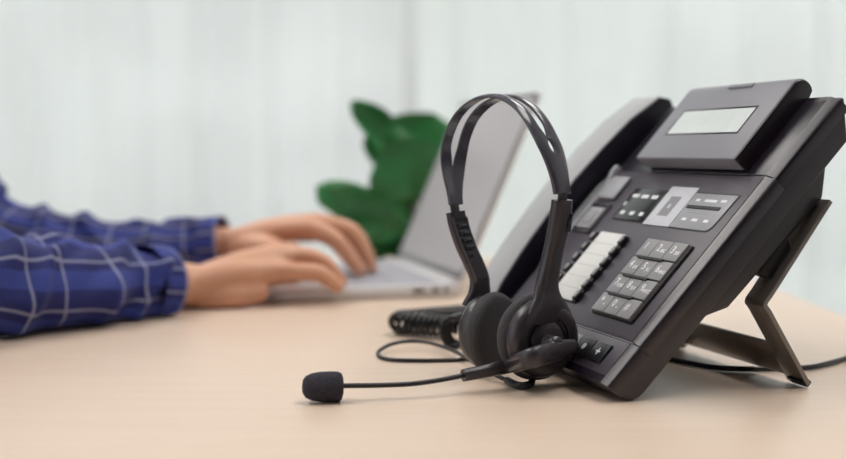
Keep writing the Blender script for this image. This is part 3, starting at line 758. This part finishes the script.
# palm: metacarpal chains fanning from the wrist
for k, r in (('i', .0125), ('m', .013), ('r', .013), ('p', .0125)):
    off = {'i': .018, 'm': .007, 'r': -.004, 'p': -.013}[k]
    w0 = nw + V((.004, off, 0)); m0 = w0.lerp(NM[k], .5) + V((0, 0, .003))
    chain([w0, m0, NM[k]], [.017, .0155, r])
chain([nw + V((.0, -.004, -.008)), at(225, 296, 1.125), at(258, 292, 1.135)], [.016, .015, .011])      # heel of the hand
nf = {'p': ([NM['p'], at(300, 272, 1.142), at(318, 273, 1.143), at(331, 281, 1.145), at(337, 287, 1.147)], [.0105, .0093, .0088, .0080, .0070]),
      'r': ([NM['r'], at(306, 256, 1.168), at(322, 262, 1.172), at(334, 274, 1.176), at(340, 281, 1.178)], [.0110, .0096, .0092, .0082, .0074]),
      'm': ([NM['m'], at(310, 258, 1.195), at(325, 265, 1.20), at(334, 274, 1.203), at(338, 279, 1.205)], [.0112, .0097, .0092, .0082, .0074]),
      'i': ([NM['i'], at(308, 259, 1.222), at(321, 264, 1.23), at(329, 272, 1.235), at(332, 277, 1.237)], [.011, .0096, .0090, .0080, .0074])}
for k in nf: chain(*nf[k], 12)
chain([nw + V((.012, .020, -.006)), at(240, 276, 1.19), at(272, 281, 1.225), at(292, 280, 1.235)], [.015, .0125, .0105, .0085])   # thumb
# far (left) hand --------------------------------------------------
FM = {'i': at(309, 228, 1.275), 'm': at(318, 223, 1.295), 'r': at(326, 225, 1.318), 'p': at(328, 231, 1.338)}
for k, off in (('i', -.012), ('m', -.003), ('r', .006), ('p', .014)):
    w0 = fw + V((.004, off, 0)); m0 = w0.lerp(FM[k], .5) + V((0, 0, .004)); chain([w0, m0, FM[k]], [.0145, .0140, .0120])
ff_ = {'i': ([FM['i'], at(332, 238, 1.268), at(343, 249, 1.266), at(354, 263, 1.265), at(359, 270, 1.265)], [.0115, .0102, .0095, .0086, .0078]),
       'm': ([FM['m'], at(346, 229, 1.292), at(358, 241, 1.292), at(366, 257, 1.292), at(370, 267, 1.292)], [.0115, .0102, .0096, .0086, .0078]),
       'r': ([FM['r'], at(350, 230, 1.318), at(361, 242, 1.318), at(368, 257, 1.318), at(371, 266, 1.318)], [.011, .0098, .0092, .0084, .0076]),
       'p': ([FM['p'], at(346, 239, 1.345), at(355, 249, 1.345), at(361, 259, 1.345), at(363, 266, 1.345)], [.010, .0088, .0082, .0076, .007])}
for k in ff_: chain(*ff_[k], 12)
chain([fw + V((.012, -.014, -.004)), at(262, 247, 1.27), at(292, 256, 1.255), at(314, 268, 1.25)], [.0145, .0125, .0108, .0088])
# torso, neck and head
def ell(c, r, M_=None, seg=24):
    bm = new(); bmesh.ops.create_uvsphere(bm, u_segments=seg, v_segments=seg // 2, radius=1)
    for v in bm.verts: v.co = V((v.co.x * r[0], v.co.y * r[1], v.co.z * r[2]))
    if M_: bmesh.ops.transform(bm, matrix=M_, verts=bm.verts)
    for v in bm.verts: v.co += V(c) - PX
    return bm
tube(SK, [V(p) - PX for p in ((-.70, 1.12, -.27), (-.70, 1.12, -.12), (-.695, 1.12, .05), (-.68, 1.12, .20), (-.665, 1.12, .28), (-.655, 1.12, .325))],
     [(.135, .10), (.125, .095), (.145, .10), (.165, .10), (.15, .085), (.07, .06)], 28, up=V((1, 0, 0)), fixed=True)
chain([V((-.655, 1.12, .30)), V((-.640, 1.12, .36)), V((-.625, 1.12, .42))], [.060, .053, .055])
HC = V((-.600, 1.12, .475)); Mh = Matrix.Rotation(R(22), 4, 'Y')
merge(SK, ell(HC + V((-.012, 0, .022)), (.094, .074, .088), Mh))
merge(SK, ell(HC + V((.022, 0, -.032)), (.064, .057, .072), Mh))
merge(SK, ell(HC + V((.074, 0, -.038)), (.018, .012, .022), Mh)); merge(SK, ell(HC + V((.050, 0, -.090)), (.024, .026, .016), Mh))
merge(SK, ell(HC + V((.076, 0, -.072)), (.010, .021, .006), Mh))
for s_ in (-1, 1):
    merge(SK, ell(HC + V((-.006, s_ * .074, -.012)), (.018, .008, .030), Mh)); merge(SK, ell(HC + V((.066, s_ * .030, .000)), (.014, .020, .007), Mh))
me = bpy.data.meshes.new('body'); bmesh.ops.recalc_face_normals(SK, faces=SK.faces); SK.to_mesh(me); SK.free()
tmp = bpy.data.objects.new('tmp', me); C.objects.link(tmp)
rm = tmp.modifiers.new('r', 'REMESH'); rm.mode = 'VOXEL'; rm.voxel_size = .0026; rm.use_smooth_shade = True
sm_ = tmp.modifiers.new('s', 'SMOOTH'); sm_.factor = .5; sm_.iterations = 5
bpy.context.view_layer.update()
me2 = bpy.data.meshes.new_from_object(tmp.evaluated_get(bpy.context.evaluated_depsgraph_get())); bpy.data.objects.remove(tmp)
for p in me2.polygons: p.use_smooth = True
for v in me2.vertices:
    if v.co.x + PX.x > -.495 and v.co.z < .0008: v.co.z = .0008
me2.materials.clear(); me2.materials.append(M_skin); me2.name = 'person'
person = bpy.data.objects.new('person', me2); C.objects.link(person); person.location = PX + V((0, 0, Z0))
tag(person, 'person in blue checked shirt typing on the laptop with both hands', 'person')
# nails
for ch in list(nf.values()) + list(ff_.values()):
    a, b = ch[0][-2], ch[0][-1]; d = (b - a).normalized(); nrm = (V((0, 0, 1)) - d * d.z).normalized()
    p = b + nrm * (ch[1][-1] * .82) + d * .002
    bm = lathe([(0, .0014), (.003, .0012), (.0046, .0004), (.005, -.0008)], 16, align(nrm, p - PX, d)); obj('finger_nail', bm, M_nail, person, sharp=60)
# hair, eyes
bm = new()
merge(bm, ell(HC + V((-.022, 0, .034)), (.098, .080, .090), Mh))
for v in bm.verts: v.co += (v.co + PX - HC).normalized() * .004 * noise.noise(v.co * 60)
bmesh.ops.bisect_plane(bm, geom=bm.verts[:] + bm.edges[:] + bm.faces[:], plane_co=HC - PX + V((.03, 0, .005)), plane_no=(.75, 0, -.66), clear_outer=True)
obj('hair', bm, M_hair, person, sharp=80)
for s_ in (-1, 1):
    e_ = obj('eye', ell(HC + V((.070, s_ * .028, -.016)), (.010, .011, .006), Mh, 16), M_eye, person, sharp=80)
    obj('iris', ell(HC + V((.0765, s_ * .028, -.0165)), (.004, .0045, .0045), Mh, 12), M_hair, e_, sharp=80)

# shirt: sleeves and torso as lofted cloth with folds
def sleeve(bm, pts, rad, seed, seg=40, amp=.004, fold=1.):
    P = cr([tuple(p) + (r if isinstance(r, tuple) else (r, r)) for p, r in zip(pts, rad)], 12)
    r0 = len(bm.verts); rings = tube(bm, [V(p[:3]) - PX for p in P], [(p[3], p[4]) for p in P], seg, uv=.038, caps=False)
    n_ = len(rings); arc = 0
    for i, ring in enumerate(rings):
        c = sum((v.co for v in ring), V()) / len(ring)
        if i: arc += (V(P[i][:3]) - V(P[i - 1][:3])).length
        for k, v in enumerate(ring):
            dr = (v.co - c).normalized(); a = 2 * pi * k / seg
            damp = min(1, (n_ - 1 - i) / 9)
            q = V((cos(a) * 1.1, sin(a) * 1.1, arc * 16 + .9 * sin(a + seed))) + V((seed * 3.1, 0, 0))
            f = noise.noise(q * 1.0) * 1.7 + .7 * noise.noise(q * 2.3)
            ridge = (1 - abs(sin(arc * 55 + 1.6 * sin(a * 1 + seed) + 2 * noise.noise(q * .7)))) ** 2
            v.co += dr * (amp * fold * (f + 1.7 * ridge - .7) * damp)
    return rings
def cloth_obj(name, bm, parent, th=.0016):
    for v in bm.verts:
        z = v.co.z + PX.z
        if z < .0040 and v.co.x + PX.x > -.5: v.co.z = .0040 + (z - .0040) * .02      # cloth pressed flat on the table
    o = obj(name, bm, M_shirt, parent, sharp=180, keepn=False)
    s = o.modifiers.new('thick', 'SOLIDIFY'); s.thickness = th; s.offset = 1
    sb = o.modifiers.new('sub', 'SUBSURF'); sb.levels = 1; sb.render_levels = 1
    return o
bm = new()
cN = at(160, 283.5, 1.088)
sleeve(bm, [sh_n + V((-.045, .09, -.035)), sh_n + V((-.03, .03, -.02)), sh_n.lerp(el_n, .45) , el_n + V((-.02, -.004, .015)), el_n + V((.03, .04, 0)), at(10, 287, .975), at(60, 285, 1.008), at(105, 284, 1.045), at(128, 283, 1.062), at(146, 283.5, 1.076), cN],
       [.050, .068, .058, .052, (.050, .045), (.050, .043), (.048, .040), (.044, .036), (.038, .0335), (.037, .033), (.0355, .032)], 1.7, amp=.0070)
sleeve(bm, [sh_f + V((-.045, -.09, -.035)), sh_f + V((-.03, -.03, -.02)), sh_f.lerp(el_f, .45), el_f + V((-.012, 0, .030)), el_f + V((.03, 0, .002)), at(45, 247, 1.325), at(90, 252, 1.322), at(140, 252, 1.318), at(185, 248, 1.312), at(223, 243, 1.306)],
       [.050, .066, .055, .049, (.044, .043), (.043, .040), (.040, .038), (.036, .034), (.033, .031), (.0305, .0265)], 5.3, amp=.0060)
TP = [(-.70, 1.12, -.27), (-.70, 1.12, -.12), (-.695, 1.12, .05), (-.68, 1.12, .20), (-.665, 1.12, .275), (-.652, 1.12, .325), (-.645, 1.12, .35)]
TR = [(.155, .118), (.147, .112), (.160, .118), (.176, .118), (.166, .102), (.10, .082), (.064, .062)]
P = cr([p + r for p, r in zip(TP, TR)], 6)
tube(bm, [V(p[:3]) - PX for p in P], [(p[3], p[4]) for p in P], 40, up=V((1, 0, 0)), fixed=True, uv=.15, caps=False)
shirt = cloth_obj('shirt', bm, person)
# cuffs, slightly stiffer bands at the wrists
for a, b, r1, name in ((at(140, 283.5, 1.072), at(161, 284.5, 1.090), (.0392, .0345), 'cuff'), (at(205, 245, 1.309), at(225, 243, 1.306), (.0325, .0290), 'cuff')):
    bm = new(); P = [a.lerp(b, t) for t in (0, .2, .5, .8, 1)]
    tube(bm, [p - PX for p in P], [r1] * 5, 40, uv=.038, caps=False); cloth_obj(name, bm, shirt, .0022)

# ------------------------------------------------------------------ daylight
w = bpy.data.worlds.new('sky'); bpy.context.scene.world = w; w.use_nodes = True
nt = w.node_tree; bg = nt.nodes['Background']; N_ = nt.nodes.new; L_ = nt.links.new
tc = N_('ShaderNodeTexCoord'); nz = N_('ShaderNodeTexNoise'); nz.inputs['Scale'].default_value = 3.2; nz.inputs['Detail'].default_value = 2
mp = N_('ShaderNodeMapping'); mp.inputs['Scale'].default_value = (1.6, 1.6, .8); mp.inputs['Location'].default_value = (.3, 0, .2)
L_(tc.outputs['Generated'], mp.inputs['Vector']); L_(mp.outputs['Vector'], nz.inputs['Vector'])
rp = N_('ShaderNodeValToRGB'); e = rp.color_ramp.elements
e[0].position = .36; e[0].color = (.84, .88, .86, 1); e[1].position = .62; e[1].color = (1., 1., 1., 1)
e2 = rp.color_ramp.elements.new(.48); e2.color = (.93, .96, .955, 1)
L_(nz.outputs['Fac'], rp.inputs['Fac']); L_(rp.outputs['Color'], bg.inputs['Color']); bg.inputs['Strength'].default_value = 1.5
def portal(loc, rot, sx, sy):
    l = bpy.data.lights.new('window_portal', 'AREA'); l.shape = 'RECTANGLE'; l.size = sx; l.size_y = sy; l.cycles.is_portal = True
    o = bpy.data.objects.new('window_portal', l); C.objects.link(o); o.location = loc; o.rotation_euler = rot
portal((-.04, Y1 + .2, 1.6), (R(-90), 0, 0), 4.8, 2.7)
portal((X0 - .2, .4, 1.72), (0, R(-90), 0), 2.05, 3.6)

# ------------------------------------------------------------------ camera
cam = bpy.data.cameras.new('camera'); co = bpy.data.objects.new('camera', cam); C.objects.link(co)
cam.sensor_width = 36; cam.lens = 36 * F / 846; cam.clip_start = .02
co.location = (0, 0, CH + Z0); co.rotation_euler = (R(90) - PITCH, 0, 0)
cam.dof.use_dof = True; cam.dof.focus_distance = .752; cam.dof.aperture_fstop = 3.6
sc = bpy.context.scene; sc.camera = co
sc.view_settings.view_transform = 'Standard'; sc.view_settings.look = 'None'; sc.view_settings.gamma = 1; sc.view_settings.exposure = 0.
sc.cycles.use_denoising = True; sc.cycles.max_bounces = 8; sc.cycles.transparent_max_bounces = 8; sc.cycles.sample_clamp_indirect = 6
